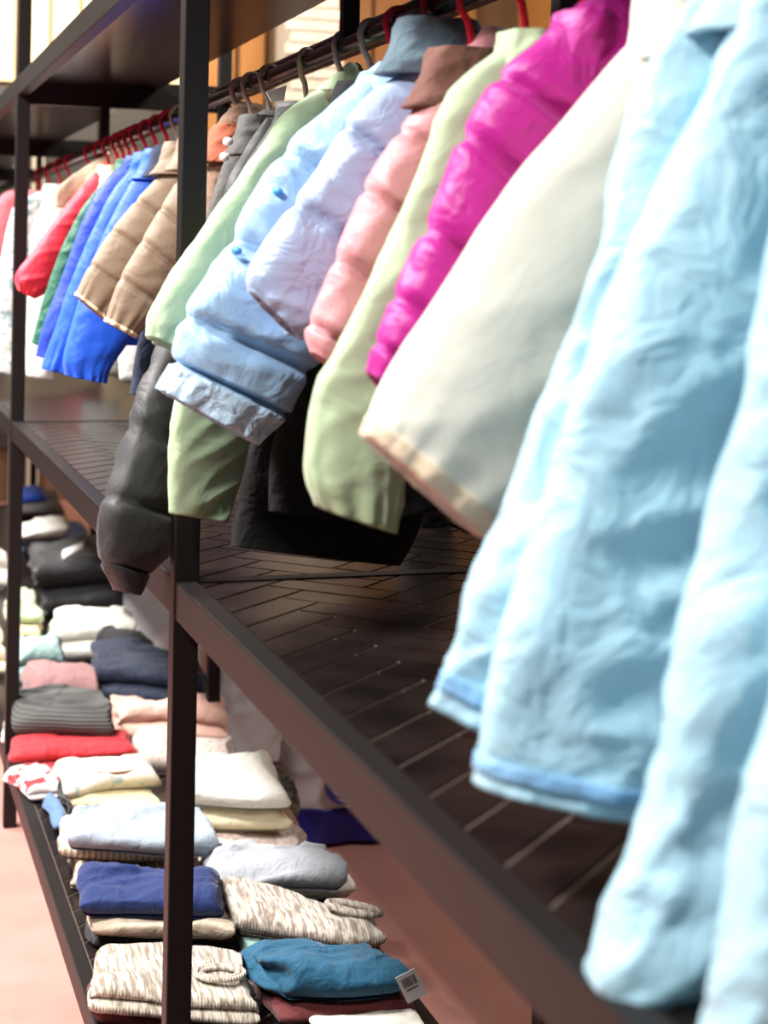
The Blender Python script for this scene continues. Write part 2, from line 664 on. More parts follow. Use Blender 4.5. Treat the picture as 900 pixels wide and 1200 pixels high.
def hanger(pl, mat, col, who, half=0.055):
    h = thing('clothes_hanger', '%s plastic clothes hanger carrying the %s' % (col, who), 'hanger', (pl.p0[0], pl.y0, RZ))
    pts = []
    r = 0.0185
    for a in np.linspace(200, -35, 16):                # hook over the rail, open on the room's back side
        t = math.radians(a)
        pts.append(pl.uw(-r * math.cos(t), r * math.sin(t) + 0.001))
    e = pl.uw(0, -0.05)
    hook = [pl.uw(0.0, -0.092), pl.uw(0.0, -0.055), pl.uw(-0.004, -0.035), pl.uw(-0.014, -0.02)]
    arc = [pl.uw(-r * math.cos(math.radians(a)), r * math.sin(math.radians(a))) for a in np.linspace(-35, 200, 16)]
    tube('hook', hook + arc, 0.0046, mat, h, 8)
    bar = [pl.uw(u, -0.092 - 0.04 * (abs(u) / half) ** 1.2) for u in np.linspace(-half, half, 17)]
    tube('shoulder_bar', bar, 0.006, mat, h, 8)
    return h


def jacket(name, label, who, y0, yaw, mat, sleeve, cat='jacket', thick=0.042, seams=(), sd=0.45, sw=0.018, wr=0.006, fa=14, fb=7,
           seed=1, torso=None, t_off=-0.045, t_thick=0.034, t_len=0.40, t_half=(0.12, 0.17), cuff=None, gather=0.0, collar=1.0, cmat=None, c_up=0.0,
           hang=('taupe', None), s_off=0.0, t_seams=(), hem=None, cuff_at=0.93, cuff_end=1.004, t_wr=None, n=90, far=True, s_ex=0.8, band=1.005, droop=None):
    pl = Plane(y0, yaw)
    root = thing(name, label, cat, (RX, y0, RZ))
    Ls, Rs = rows3(sleeve, pl.shift(s_off))
    loft('sleeve', Ls, Rs, pl.n, thick, mat, root, seams, sd, sw, wr, fa, fb, seed=seed, gather=gather, n=n, ex=s_ex)
    if cuff:
        loft('cuff', Ls, Rs, pl.n, thick, cuff, root, seams, sd, sw, wr, fa, fb, seed=seed, gather=gather, n=n, ex=s_ex, t0=cuff_at, t1=cuff_end, scale=band)
    if far:
        Lf, Rf = mirror(Ls, Rs, pl)
        loft('sleeve', Lf, Rf, pl.n, thick, mat, root, seams, sd, sw, wr, fa, fb, seed=seed + 40, gather=gather, n=50, m=32)
    if torso is not None:
        Lt, Rt = rows3(torso, pl.shift(t_off))
    else:
        ws = np.linspace(-0.088, -t_len, 9)
        p2 = pl.shift(t_off)
        hs = [0.06, 0.10] + list(np.linspace(t_half[0], t_half[1], 7))
        uwl = sorted((w, u) for u, w in (pl.to_uw(p) for p in Ls))
        ul = np.interp(ws, [q[0] for q in uwl], [q[1] for q in uwl])
        Lt = np.array([p2.uw(min(max(-h, a + 0.025), h - 0.04), w) for h, w, a in zip(hs, ws, ul)])
        Rt = np.array([p2.uw(h, w) for h, w in zip(hs, ws)])
    loft('body', Lt, Rt, pl.n, t_thick, mat, root, t_seams or seams, sd, sw, t_wr or wr, fa, fb, seed=seed + 11, n=n)
    if hem:
        loft('hem_band', Lt, Rt, pl.n, t_thick, hem, root, t_seams or seams, sd, sw, t_wr or wr, fa, fb, seed=seed + 11, n=n, t0=0.90, t1=0.958, scale=1.005)
    if collar:
        p2 = pl
        ws = [c_up - 0.066, c_up - 0.08, c_up - 0.105, c_up - 0.135]
        hs = [0.05 * collar, 0.056 * collar, 0.062 * collar, 0.08 * collar]
        loft('collar', [p2.uw(-h, w) for h, w in zip(hs, ws)], [p2.uw(h, w) for h, w in zip(hs, ws)], pl.n, 0.04, cmat or mat, root,
             wr=0.012, fa=20, fb=16, n=24, m=48, top_taper=0, seed=seed)
    if hang:
        col, hm = hang
        hanger(pl, hm or M_HGREY, col, who, 0.055 if y0 > 1.75 else 0.02)
    return root


RED, GREY, BLK = ('red', M_HRED), ('taupe', M_HGREY), ('black', M_HBLK)
F_SKY = fabric('sky_nylon', (174, 214, 230), 0.62, 0.12, 30, 0.05, 0.1, bigs=0.42, big=18)
F_SKYB = fabric('sky_band', (140, 190, 232), 0.6, 0.15, 30, 0.05)
F_CREAM = fabric('cream_fleece', (240, 235, 220), 0.85, 0.15, 50, 0.03, bigs=0.15, big=7)
F_PEACH = fabric('peach_lining', (240, 214, 184), 0.85, 0.2, 50)
F_MAG = fabric('magenta_nylon', (180, 14, 138), 0.5, 0.1, 30, 0.05, bigs=0.3, big=18)
F_SAGE = fabric('sage_cotton', (174, 196, 158), 0.8, 0.15, 50, 0.04, bigs=0.2, big=12)
F_PINK = fabric('rose_nylon', (206, 138, 144), 0.55, 0.1, 30, 0.05, bigs=0.25, big=16)
F_PUFF = fabric('ice_blue_nylon', (158, 194, 226), 0.42, 0.1, 30, 0.05, bigs=0.35, big=16)
F_LAV = fabric('lavender_blue_nylon', (160, 180, 214), 0.42, 0.1, 30, 0.05, bigs=0.35, big=16)
F_ICE = fabric('ice_band', (186, 214, 236), 0.4, 0.1, 30, 0.05, bigs=0.5, big=30)
F_DUST = fabric('shaded_dusty_blue_knit', (92, 114, 128), 0.9, 0.4, 90, 0.08)  # collar blue, darkened so the top board's shadow sits in the colour
F_BLACK = fabric('black_nylon', (46, 45, 47), 0.55, 0.1, 30, 0.08, bigs=0.25, big=12)
F_COAT = fabric('black_wool', (14, 13, 14), 0.9, 0.3, 90, 0.1, sheen=0.02)
F_CHAR = fabric('charcoal_cotton', (84, 82, 80), 0.8, 0.3, 70, 0.08)
F_FUR = fabric('brown_fleece', (128, 98, 78), 0.95, 0.8, 60, 0.15, sheen=0.4)
F_TAN = fabric('tan_nylon', (140, 119, 98), 0.6, 0.1, 40, 0.05, bigs=0.15, big=16)
F_TANC = fabric('cream_trim', (222, 202, 170), 0.8, 0.2, 40)
F_BLUE = fabric('royal_blue_nylon', (24, 92, 226), 0.55, 0.1, 30, 0.06, bigs=0.15, big=20)
F_BLUED = fabric('deep_blue_nylon', (18, 62, 170), 0.55, 0.1, 30, 0.06, bigs=0.15, big=20)
F_GREEN = fabric('green_nylon', (20, 96, 70), 0.55, 0.1, 30, 0.06, bigs=0.3)
F_RED = fabric('red_nylon', (224, 34, 62), 0.55, 0.1, 30, 0.06, bigs=0.15, big=20)
F_WHITE = fabric('white_cotton', (232, 232, 228), 0.85, 0.2, 60, 0.05, bigs=0.2)
F_NAVY = fabric('navy_cotton', (26, 40, 66), 0.85, 0.3, 60, 0.1)
F_PRINT = knit('white_print', (236, 236, 230), (150, 176, 186), (26, 26, 26), (0.52, 0.6))
F_ROSEW = fabric('pink_cotton', (214, 110, 120), 0.8, 0.2, 60)

# --- three sky-blue coats nearest the viewer
jacket('padded_coat', 'sky blue coat cut off by the lower right corner, nearest of all', 'nearest sky blue coat', 0.80, 0, F_SKY,
       [(1080, 380, 1290, 420), (985, 640, 1230, 700), (925, 850, 1150, 900), (895, 940, 1110, 990), (862, 1075, 1060, 1130), (835, 1195, 1020, 1240), (815, 1290, 960, 1330)],
       cat='coat', thick=0.045, wr=0.018, fa=11, fb=11, seed=3, t_len=0.62, t_half=(0.13, 0.15), hang=RED)
jacket('padded_coat', 'sky blue coat with long sleeve, second from the lower right corner', 'middle sky blue coat', 0.95, 0, F_SKY,
       [(1010, 60, 1210, 90), (925, 270, 1140, 310), (880, 430, 1090, 480), (842, 600, 1060, 660), (803, 760, 1030, 830), (772, 895, 980, 950),
        (740, 1020, 920, 1070), (710, 1105, 870, 1150), (697, 1150, 820, 1190), (712, 1180, 800, 1205)],
       cat='coat', thick=0.04, wr=0.018, fa=11, fb=11, seed=8, t_len=0.66, t_half=(0.13, 0.15), t_off=-0.03, hang=RED)
jacket('padded_coat', 'sky blue coat with blue hem band hanging in front of the cream jacket', 'banded sky blue coat', 1.15, 0, F_SKY,
       [(880, -110, 1040, -100), (812, 0, 980, 30), (758, 90, 950, 130), (711, 250, 900, 290), (662, 400, 860, 440), (597, 587, 760, 640), (535, 752, 660, 800), (500, 825, 590, 866)],
       cat='coat', thick=0.032, wr=0.018, fa=11, fb=11, seed=5, s_off=-0.035, cuff=F_SKYB, cuff_at=0.90, cuff_end=0.96,
       torso=[(960, -180, 1150, -180), (850, 60, 1150, 80), (752, 260, 1120, 300), (690, 430, 1080, 460), (630, 620, 1020, 650), (590, 760, 990, 800), (566, 860, 970, 905), (553, 918, 950, 978)],
       t_off=0.03, t_thick=0.045, t_wr=0.017, hem=F_SKYB, hang=RED)
# --- cream, magenta, sage, rose
jacket('fleece_jacket', 'smooth cream jacket with wide sleeve between sky blue and magenta', 'cream jacket', 1.34, 0, F_CREAM,
       [(815, -30, 960, 40), (711, 83, 880, 170), (655, 148, 850, 250), (605, 205, 800, 320), (550, 289, 740, 420), (500, 367, 690, 510), (450, 444, 640, 580), (425, 508, 560, 628)],
       thick=0.036, wr=0.006, fa=6, fb=10, seed=12, cuff=F_PEACH, cuff_at=0.955, gather=0.003, collar=0.5, hang=RED, band=1.0)
jacket('puffer_jacket', 'bright magenta quilted puffer jacket on the rail', 'magenta puffer', 1.52, 0, F_MAG,
       [(720, -30, 850, 20), (639, 39, 800, 120), (588, 84, 740, 200), (545, 150, 690, 290), (500, 261, 630, 370), (465, 345, 570, 430), (440, 400, 520, 470), (431, 436, 490, 492)],
       thick=0.04, seams=(0.30, 0.44, 0.58, 0.72, 0.86), sd=0.55, sw=0.013, wr=0.007, seed=14, gather=0.003, collar=0.5, hang=RED)
jacket('cotton_jacket', 'pale sage green jacket with crumpled open cuff beside the rose puffer', 'crumpled sage jacket', 1.67, 0, F_SAGE,
       [(600, 45, 700, 55), (528, 106, 640, 150), (500, 178, 600, 230), (467, 256, 560, 310), (428, 344, 520, 390), (397, 405, 490, 450), (366, 462, 472, 510), (357, 545, 472, 575), (372, 594, 462, 624)],
       thick=0.03, wr=0.008, seed=16, gather=0.004, collar=0.5, hang=RED)
jacket('puffer_jacket', 'dusty rose quilted puffer jacket between lavender and sage', 'rose puffer', 1.83, 0, F_PINK,
       [(570, 30, 650, 50), (519, 83, 590, 130), (483, 133, 560, 190), (444, 189, 520, 250), (417, 244, 490, 300), (385, 322, 450, 370), (360, 384, 420, 425), (364, 412, 400, 440)],
       thick=0.036, seams=(0.34, 0.52, 0.68, 0.84), sd=0.6, sw=0.013, wr=0.005, seed=18, cmat=fabric('shaded_rust_rib', (118, 78, 68), 0.9, 0.4, 80), hang=RED)  # rust collar darkened in its colour for shade under the top board
# --- pale blue pair, black long coat
jacket('puffer_jacket', 'lavender blue puffer jacket with grey blue collar, short sleeve end', 'lavender puffer', 1.95, 0, F_LAV,
       [(500, 70, 580, 100), (440, 105, 530, 180), (408, 140, 505, 230), (374, 198, 480, 275), (322, 265, 430, 345), (290, 318, 385, 395), (291, 340, 350, 398)],
       thick=0.034, seams=(0.36, 0.60), sd=0.6, sw=0.018, wr=0.009, seed=21, gather=0.003, cmat=F_DUST, c_up=0.05, hang=RED)
ice = jacket('puffer_jacket', 'ice blue puffer jacket with shiny gathered cuff in front of the post', 'ice blue puffer', 2.10, 2, F_PUFF,
       [(445, 72, 540, 120), (395, 118, 500, 175), (349, 156, 470, 230), (302, 219, 430, 310), (260, 295, 400, 390), (222, 355, 372, 425), (203, 405, 345, 470), (202, 424, 335, 488), (187, 457, 300, 521)],
       thick=0.045, seams=(0.30, 0.47, 0.66, 0.865), sd=0.55, sw=0.016, wr=0.009, seed=23, cuff=F_ICE, cuff_at=0.885, gather=0.005, hang=RED)
pz = Plane(2.10, 2, 0.046)
for x, y in ((329, 224), (281, 294)):
    a = pz.at(x, y)
    tube('snap_button', [a - pz.n * 0.02, a - pz.n * 0.004], [0.006, 0.004], plain('blue_snap', (70, 150, 214), 0.4), ice, 10)
jacket('long_coat', 'long black coat hanging down to the middle shelf', 'long black coat', 2.22, 14, F_COAT,
       [(470, 90, 560, 120), (420, 180, 520, 220), (380, 300, 490, 330), (345, 420, 460, 450), (320, 540, 430, 560), (318, 600, 420, 610)],
       cat='coat', thick=0.03, wr=0.006, seed=25,
       torso=[(460, 110, 580, 110), (390, 230, 600, 240), (340, 380, 560, 400), (300, 500, 520, 530), (278, 600, 490, 620), (272, 640, 468, 662)],
       t_off=-0.035, t_thick=0.03, hang=GREY)
# --- sage, black puffer, vest, brown fleece
jacket('cotton_jacket', 'pale sage green jacket whose sleeve crosses the near black post', 'long sage jacket', 2.36, 31, F_SAGE,
       [(410, 72, 460, 110), (372, 105, 430, 150), (336, 131, 410, 180), (300, 182, 380, 240), (243, 262, 330, 320), (205, 318, 290, 375), (180, 365, 262, 410), (176, 394, 228, 424)],
       thick=0.028, wr=0.007, seed=27, gather=0.004, cmat=fabric('olive_collar', (112, 108, 84), 0.9, 0.3, 60),
       torso=[(370, 130, 440, 150), (320, 220, 420, 240), (262, 330, 390, 380), (222, 420, 340, 460), (205, 490, 305, 500), (200, 550, 280, 560), (201, 602, 262, 612)],
       t_off=-0.035, t_thick=0.026, t_wr=0.01, hang=GREY)
jacket('puffer_coat', 'black quilted puffer coat with sleeve dangling over the shelf edge', 'black puffer', 2.56, 35, F_BLACK,
       [(330, 130, 400, 170), (285, 205, 360, 260), (240, 295, 310, 340), (208, 360, 270, 400), (180, 428, 245, 458), (160, 480, 212, 505), (139, 548, 206, 580), (123, 596, 200, 618), (121, 630, 194, 646), (122, 652, 172, 668), (128, 672, 166, 680), (138, 692, 158, 697)],
       cat='coat', thick=0.034, seams=(0.365, 0.48, 0.605, 0.845), sd=0.28, sw=0.012, wr=0.006, seed=29, hang=GREY, t_len=0.5)
vest = jacket('cotton_vest', 'charcoal vest with white snap buttons behind the near post', 'charcoal vest', 2.80, 12, F_CHAR,
              [(310, 128, 380, 150), (285, 148, 365, 180), (272, 170, 350, 205), (258, 205, 330, 260), (244, 250, 310, 310), (228, 320, 290, 360)],
              cat='vest', thick=0.03, wr=0.004, seed=31, hang=GREY)
M_SNAP = plain('white_snap', (245, 244, 240), 0.3)
pv = Plane(2.80, 12, 0.045)
for x, y in ((266, 166), (262, 184)):
    a = pv.at(x, y)
    tube('snap_button', [a + pv.n * 0.000, a + pv.n * 0.012], [0.008, 0.006], M_SNAP, vest, 12)
jacket('fleece_jacket', 'brown fleece jacket half hidden behind the near post', 'brown fleece', 3.02, 5, F_FUR,
       [(280, 118, 340, 130), (258, 140, 325, 170), (247, 175, 310, 220), (242, 220, 300, 270), (236, 290, 290, 340)],
       thick=0.035, wr=0.01, fa=30, fb=30, seed=33, cmat=fabric('rust_collar', (176, 96, 70), 0.9, 0.5, 70), hang=GREY)
# --- second bay
jacket('puffer_jacket', 'tan quilted puffer jacket just left of the near post, right of its twin', 'right tan puffer', 3.34, 0, F_TAN,
       [(228, 175, 300, 225), (207, 212, 265, 270), (188, 243, 242, 300), (163, 286, 214, 330), (138, 331, 188, 364), (123, 377, 158, 396)],
       thick=0.035, seams=(0.2, 0.4, 0.58, 0.78), sd=0.34, sw=0.014, wr=0.003, seed=35, cuff=F_TANC, cuff_at=0.97, gather=0.003, hang=GREY, t_len=0.42)
jacket('puffer_jacket', 'tan quilted puffer jacket next to the royal blue jacket, left of its twin', 'left tan puffer', 3.50, 0, F_TAN,
       [(222, 155, 300, 190), (195, 195, 260, 235), (159, 235, 215, 275), (127, 274, 178, 308), (103, 314, 150, 348), (88, 346, 126, 378)],
       thick=0.035, seams=(0.2, 0.4, 0.58, 0.78), sd=0.34, sw=0.014, wr=0.003, seed=36, cuff=F_TANC, cuff_at=0.97, gather=0.003, hang=GREY, t_len=0.42)
jacket('cotton_jacket', 'dark navy jacket hanging low behind the tan puffers', 'dark navy jacket', 3.62, 0, F_NAVY,
       [(220, 200, 280, 220), (200, 260, 250, 280), (180, 340, 230, 350), (160, 410, 205, 415), (152, 462, 190, 466)],
       thick=0.025, wr=0.004, seed=37, t_len=0.5, hang=GREY, t_off=-0.005, t_thick=0.02)
jacket('nylon_jacket', 'royal blue jacket with gathered hem, nearest of the three blue ones', 'nearest blue jacket', 3.74, 0, F_BLUE,
       [(205, 165, 260, 190), (160, 205, 230, 240), (128, 260, 200, 300), (103, 320, 182, 350), (84, 380, 152, 398), (74, 420, 130, 432), (77, 440, 124, 449)],
       thick=0.035, wr=0.0045, seed=41, gather=0.006, hang=RED, t_len=0.5)
jacket('nylon_jacket', 'royal blue jacket in the middle of the three blue ones', 'middle blue jacket', 3.88, 0, F_BLUE,
       [(185, 170, 240, 190), (140, 212, 200, 240), (112, 262, 170, 300), (86, 322, 150, 350), (64, 385, 125, 400), (49, 432, 104, 445)],
       thick=0.03, wr=0.0045, seed=42, gather=0.006, hang=RED, t_len=0.5)
jacket('nylon_jacket', 'deep blue jacket farthest of the three blue ones, beside green', 'farthest blue jacket', 4.02, 0, F_BLUED,
       [(165, 178, 230, 190), (122, 213, 180, 240), (97, 258, 150, 290), (72, 325, 130, 350), (50, 385, 105, 400), (42, 417, 85, 427)],
       thick=0.03, wr=0.0045, seed=43, hang=RED, t_len=0.48)
jacket('nylon_jacket', 'dark green jacket showing as a sliver between red and blue', 'green jacket', 4.16, 0, F_GREEN,
       [(140, 195, 190, 210), (100, 238, 160, 260), (72, 290, 130, 320), (53, 345, 105, 370), (37, 402, 85, 420)],
       thick=0.025, wr=0.006, seed=44, hang=RED, t_len=0.46)
jacket('nylon_jacket', 'bright red jacket whose sleeve swings past the far black post', 'red jacket', 4.46, 4, F_RED,
       [(122, 190, 150, 210), (84, 233, 115, 255), (57, 268, 88, 293), (34, 300, 66, 322), (18, 323, 54, 343), (21, 340, 40, 350)],
       thick=0.03, wr=0.007, seed=45, gather=0.004, hang=RED, cmat=F_PEACH)
jacket('knit_sweater', 'beige sweater shoulder rising above the red jacket', 'beige sweater', 4.78, 0, F_PEACH,
       [(150, 172, 170, 178), (118, 184, 140, 196), (90, 202, 112, 214), (66, 222, 84, 232), (64, 240, 78, 246)], cat='sweater',
       thick=0.03, wr=0.004, seed=46, hang=RED)
jacket('cotton_shirt', 'plain white shirt hanging just behind the far post', 'white shirt', 4.98, 0, F_WHITE,
       [(80, 215, 110, 222), (52, 235, 95, 245), (38, 270, 85, 280), (32, 350, 72, 360), (30, 440, 62, 447)], cat='shirt',
       thick=0.03, wr=0.006, seed=47, hang=RED, t_len=0.45)
jacket('printed_shirt', 'white shirt with grey print at the left edge', 'printed white shirt', 5.7, 0, F_PRINT,
       [(45, 225, 75, 232), (16, 243, 60, 250), (2, 300, 50, 310), (-6, 370, 40, 380), (-8, 435, 34, 442)], cat='shirt',
       thick=0.03, wr=0.006, seed=48, hang=RED, t_len=0.5)
jacket('cotton_shirt', 'pink red shirt farthest away at the left edge', 'pink red shirt', 6.3, 0, F_ROSEW,
       [(30, 222, 60, 228), (0, 232, 40, 240), (-25, 300, 20, 310), (-40, 400, 0, 405)], cat='shirt',
       thick=0.03, wr=0.006, seed=49, hang=RED, t_len=0.5)
for y, yaw, mt, lab in ((4.26, 0, M_HRED, 'empty red hanger right above the dark green jacket'),
                        (4.36, 0, M_HRED, 'empty red hanger between the green and red jackets'),
                        (4.62, 0, M_HRED, 'empty red hanger between the red jacket and beige sweater'),
                        (2.93, 8, M_HGREY, 'empty taupe hanger between charcoal vest and brown fleece'),
                        (5.45, 0, M_HRED, 'empty red hanger between the plain and printed white shirts'),
                        (6.0, 0, M_HRED, 'empty red hanger next to the farthest pink red shirt')):
    hanger(Plane(y, yaw), mt, '', '')['label'] = lab
# paper label hanging off a hook
pq = Plane(2.72, 20, 0.0)
quad = [pq.at(312, 108), pq.at(336, 100), pq.at(333, 118), pq.at(318, 119)]
v = [p for p in quad] + [p - pq.n * 0.002 for p in quad]
o = mesh_obj('paper_tag', v, [(0, 1, 2, 3), (7, 6, 5, 4), (0, 4, 5, 1), (1, 5, 6, 2), (2, 6, 7, 3), (3, 7, 4, 0)], plain('tag_paper', (240, 240, 236), 0.6), smooth=False)
tag(o, 'white paper tag dangling by the hangers near the post', 'tag')

# ------------------------------------------------------------------ folded clothes on the bottom shelf
ZB = Z_BOT


def fold(name, label, A, B, Cc, z0, h, mat, cat='sweater', layers=2, depth=None, wr=0.010, seed=1, skew=0.0, n=46, sag=0.25, up=0.0, tilt=0.0):
    """folded garment: A, B front corners, Cc back-left corner of its footprint at height z0 above the shelf"""
    z = ZB + z0
    a, b = at_z(*A, z), at_z(*B, z)
    ex = b - a
    if Cc is not None:
        ey = at_z(*Cc, z + 0.95 * h) - a           # Cc: upper back-left corner
        ey[2] = 0.0
        ln = np.linalg.norm(ey)
        ey = ey / ln * min(max(ln, 0.15), 0.42)
        if ey @ np.array([-ex[1], ex[0], 0]) < 0.6 * np.linalg.norm(ey) * np.linalg.norm(ex) and np.linalg.norm(ex) > 0.08:
            ey = np.array([-ex[1], ex[0], 0]) / np.linalg.norm(ex) * np.linalg.norm(ey)
    else:
        ey = np.array([-ex[1], ex[0], 0]) / np.linalg.norm(ex) * depth
    wx, wy = np.linalg.norm(ex), np.linalg.norm(ey)
    root_loc = a + ex / 2 + ey / 2
    # outline in (depth, height): rounded folds in front and behind, one bulge per layer
    lh = h / layers
    prof = []
    for k in range(layers):                       # up the front
        for t in np.linspace(-80, 80, 9):
            r = math.radians(t)
            prof.append((0.5 * lh - 0.5 * lh * math.cos(r) * (1 + 0.5 * (k % 2 == 0)), k * lh + lh / 2 + lh / 2 * math.sin(r)))
    mg = max(0.03, 0.6 * lh / wy)
    top = np.linspace(mg, 1 - mg, 26)
    prof += [(wy * t, h) for t in top]
    for k in reversed(range(layers)):
        for t in np.linspace(80, -80, 7):
            r = math.radians(t)
            prof.append((wy - 0.5 * lh + 0.5 * lh * math.cos(r), k * lh + lh / 2 + lh / 2 * math.sin(r)))
    prof += [(wy * t, 0.0) for t in np.linspace(0.97, 0.03, 10)]
    prof = np.array(prof)
    mm = len(prof)
    us = np.linspace(0, 1, n)
    us = 0.5 - 0.5 * np.cos(us * math.pi) * (0.55 + 0.45 * np.abs(np.cos(us * math.pi)) ** 1.0)
    P = np.zeros((n, mm, 3))
    exn, eyn = ex / wx, ey / wy
    for i, u in enumerate(us):
        d = min(u, 1 - u) * wx
        rnd = 0.018
        k = math.sqrt(max(0.0, 1 - (1 - min(1, d / rnd)) ** 2))
        q = prof.copy()
        q[:, 1] = h * 0.38 + (q[:, 1] - h * 0.38) * (0.3 + 0.7 * k)
        q[:, 0] = wy * 0.5 + (q[:, 0] - wy * 0.5) * (0.93 + 0.07 * k)
        crown = 1 + 0.10 * math.sin(math.pi * u)
        q[:, 1] *= crown
        P[i] = a + exn * (u * wx) + np.outer(q[:, 0], eyn) + np.outer(q[:, 1], [0, 0, 1])
        P[i, :, 2] += tilt * (q[:, 0] / wy) * (q[:, 1] / h)
    hh = (P[..., 2] - z) / h
    Q = (P - a) * np.array([11, 11, 30]) + seed * 3.1
    Q2 = np.stack([(P - a) @ exn * 7, (P - a) @ eyn * 20, hh * 1.3 + seed], axis=-1)
    w = wrinkle(Q2, seed) * wr + (vnoise(Q * 0.5, seed + 2) - 0.5) * wr * 1.6
    wgt = np.clip(hh * 1.2, 0, 1)
    uu = ((P - a) @ exn) / wx
    vv = ((P - a) @ eyn) / wy
    nz = vnoise(np.stack([uu * 2, vv * 3, uu * 0 + seed], -1), seed + 21) - 0.5
    rs = random.Random(seed * 17)
    u1, u2, v1 = rs.uniform(0.2, 0.4), rs.uniform(0.6, 0.8), rs.uniform(0.45, 0.75)
    step = np.tanh((u1 - uu + 0.18 * nz) / 0.02) + np.tanh((uu - u2 + 0.18 * nz) / 0.02) + 0.8 * np.tanh((vv - v1 + 0.2 * nz) / 0.03)
    P[..., 2] += np.clip(step, -1.5, 1.5) * min(0.005, h * 0.09) * wgt * (1.0) * np.clip((hh - 0.55) * 4, 0, 1)
    big = vnoise(np.stack([uu * 1.6, vv * 1.6, uu * 0 + seed * 1.3], -1), seed + 31) - 0.5
    big2 = vnoise(np.stack([uu * 2.1 + 7, vv * 2.1, hh * 0.6 + seed], -1), seed + 37) - 0.5
    P[..., 2] += big * min(0.03, h * 0.45) * wgt
    P += exn * (big2 * 0.035)[..., None] + eyn * (big * 0.03)[..., None]
    P[..., 2] += w * wgt
    P += eyn * ((vnoise(Q2 * 0.8 + 9, seed + 4) - 0.5) * wr * 2.0)[..., None]
    P += exn * ((vnoise(Q * np.array([0.2, 1, 1.4]) + 4, seed + 6) - 0.5) * wr * 3.2)[..., None]
    V = P.reshape(-1, 3)
    F = []
    for i in range(n - 1):
        for k in range(mm):
            k2 = (k + 1) % mm
            F.append((i * mm + k, (i + 1) * mm + k, (i + 1) * mm + k2, i * mm + k2))
    V = np.concatenate([V, P[0].mean(0)[None], P[-1].mean(0)[None]])
    for k in range(mm):
        k2 = (k + 1) % mm
        F.append((k, k2, n * mm))
        F.append(((n - 1) * mm + k2, (n - 1) * mm + k, n * mm + 1))
    root = thing(name, label, cat, (root_loc[0], root_loc[1], z))
    mesh_obj('folded_body', V, F, mat, root)
    root['_h'] = h
    fold.frame = (a, exn, eyn, wx, wy, z, h)
    return root


def on_top(u, v, dz=0.004):
    a, exn, eyn, wx, wy, z, h = fold.frame
    return a + exn * (u * wx) + eyn * (v * wy) + np.array([0, 0, h * 1.08 + dz])


def collar_on(root, u, v, ru, rv, mat, rot=0.0, r=0.007, name='neckband'):
    a, exn, eyn, wx, wy, z, h = fold.frame
    pts = []
    for t in np.linspace(0, 2 * math.pi, 26):
        x, y = ru * math.cos(t), rv * math.sin(t)
        x, y = x * math.cos(rot) - y * math.sin(rot), x * math.sin(rot) + y * math.cos(rot)
        pts.append(on_top(u, v, -0.002) + exn * x + eyn * y)
    return tube(name, pts, r, mat, root, 8)


K_HEATH = knit('heather_cream', (195, 187, 172), (132, 118, 104), (80, 8, 30), (0.42, 0.62))
K_HEATH2 = knit('heather_taupe', (188, 180, 167), (125, 111, 100), (70, 10, 30), (0.42, 0.6))
K_NAVY = fabric('navy_jersey', (10, 36, 92), 0.85, 0.3, 60, 0.1)
K_BEIGE = fabric('beige_jersey', (188, 172, 151), 0.85, 0.3, 60, 0.05)
K_BLK = fabric('black_jersey', (20, 20, 22), 0.85, 0.3, 60, 0.1)
K_ICE = fabric('pale_blue_sweat', (150, 162, 174), 0.9, 0.3, 70, 0.05)
K_CABLE = ribbed('cream_cable', (201, 190, 171), 26, 'X', 0.9)
K_DENIM = fabric('mid_denim', (84, 116, 157), 0.85, 0.4, 90, 0.1)
K_RED = fabric('red_jersey', (181, 21, 35), 0.75, 0.2, 60, 0.06)
K_REDP = knit('red_white_print', (208, 201, 199), (181, 23, 39), (9, 9, 9), (0.50, 0.53))
K_BABY = knit('baby_print', (208, 197, 180), (155, 169, 167), (13, 13, 13), (0.58, 0.63))
K_YEL = fabric('pale_yellow_trim', (194, 183, 141), 0.85, 0.3, 60)
K_GREY = ribbed('charcoal_rib', (81, 81, 79), 34, 'Z', 0.8)
K_MAUVE = fabric('mauve_cotton', (150, 111, 111), 0.85, 0.3, 60, 0.06)
K_DNAVY = fabric('dark_navy', (16, 28, 52), 0.8, 0.2, 60, 0.08)
K_MINT = fabric('mint_terry', (157, 188, 185), 0.95, 0.6, 120, 0.06)
K_WHITE = fabric('white_sweat', (236, 232, 222), 0.9, 0.3, 70, 0.03)
K_LEM = fabric('lemon_sweat', (234, 224, 190), 0.9, 0.3, 70, 0.03)
K_PALEG = fabric('pale_green', (172, 188, 155), 0.9, 0.3, 60)
K_PALEY = fabric('pale_straw', (204, 192, 144), 0.9, 0.3, 60)
K_SALM = fabric('pale_salmon', (204, 167, 141), 0.9, 0.3, 60)
K_PEACHR = ribbed('peach_rib', (190, 148, 121), 40, 'X', 0.9)
K_ROSE = fabric('peach_pink', (226, 180, 164), 0.9, 0.3, 60, 0.06)
K_LACE = knit('pale_lace', (211, 195, 185), (181, 155, 144), (40, 40, 40), (0.5, 0.62))
K_LGREY = fabric('light_grey_jersey', (160, 164, 171), 0.88, 0.3, 60, 0.05)
K_MINTG = fabric('mint_jersey', (155, 188, 180), 0.88, 0.3, 60)
K_TEAL = fabric('teal_jersey', (8, 78, 108), 0.82, 0.3, 60, 0.08)
K_BURG = fabric('burgundy_jersey', (92, 28, 30), 0.85, 0.3, 60, 0.08)
K_CAMO = knit('camo_print', (99, 95, 67), (48, 46, 40), (22, 22, 22), (0.46, 0.54))
K_LAVB = fabric('lavender_jersey', (128, 141, 180), 0.85, 0.3, 60)
K_MAROON = fabric('dark_maroon', (62, 16, 25), 0.85, 0.3, 60)
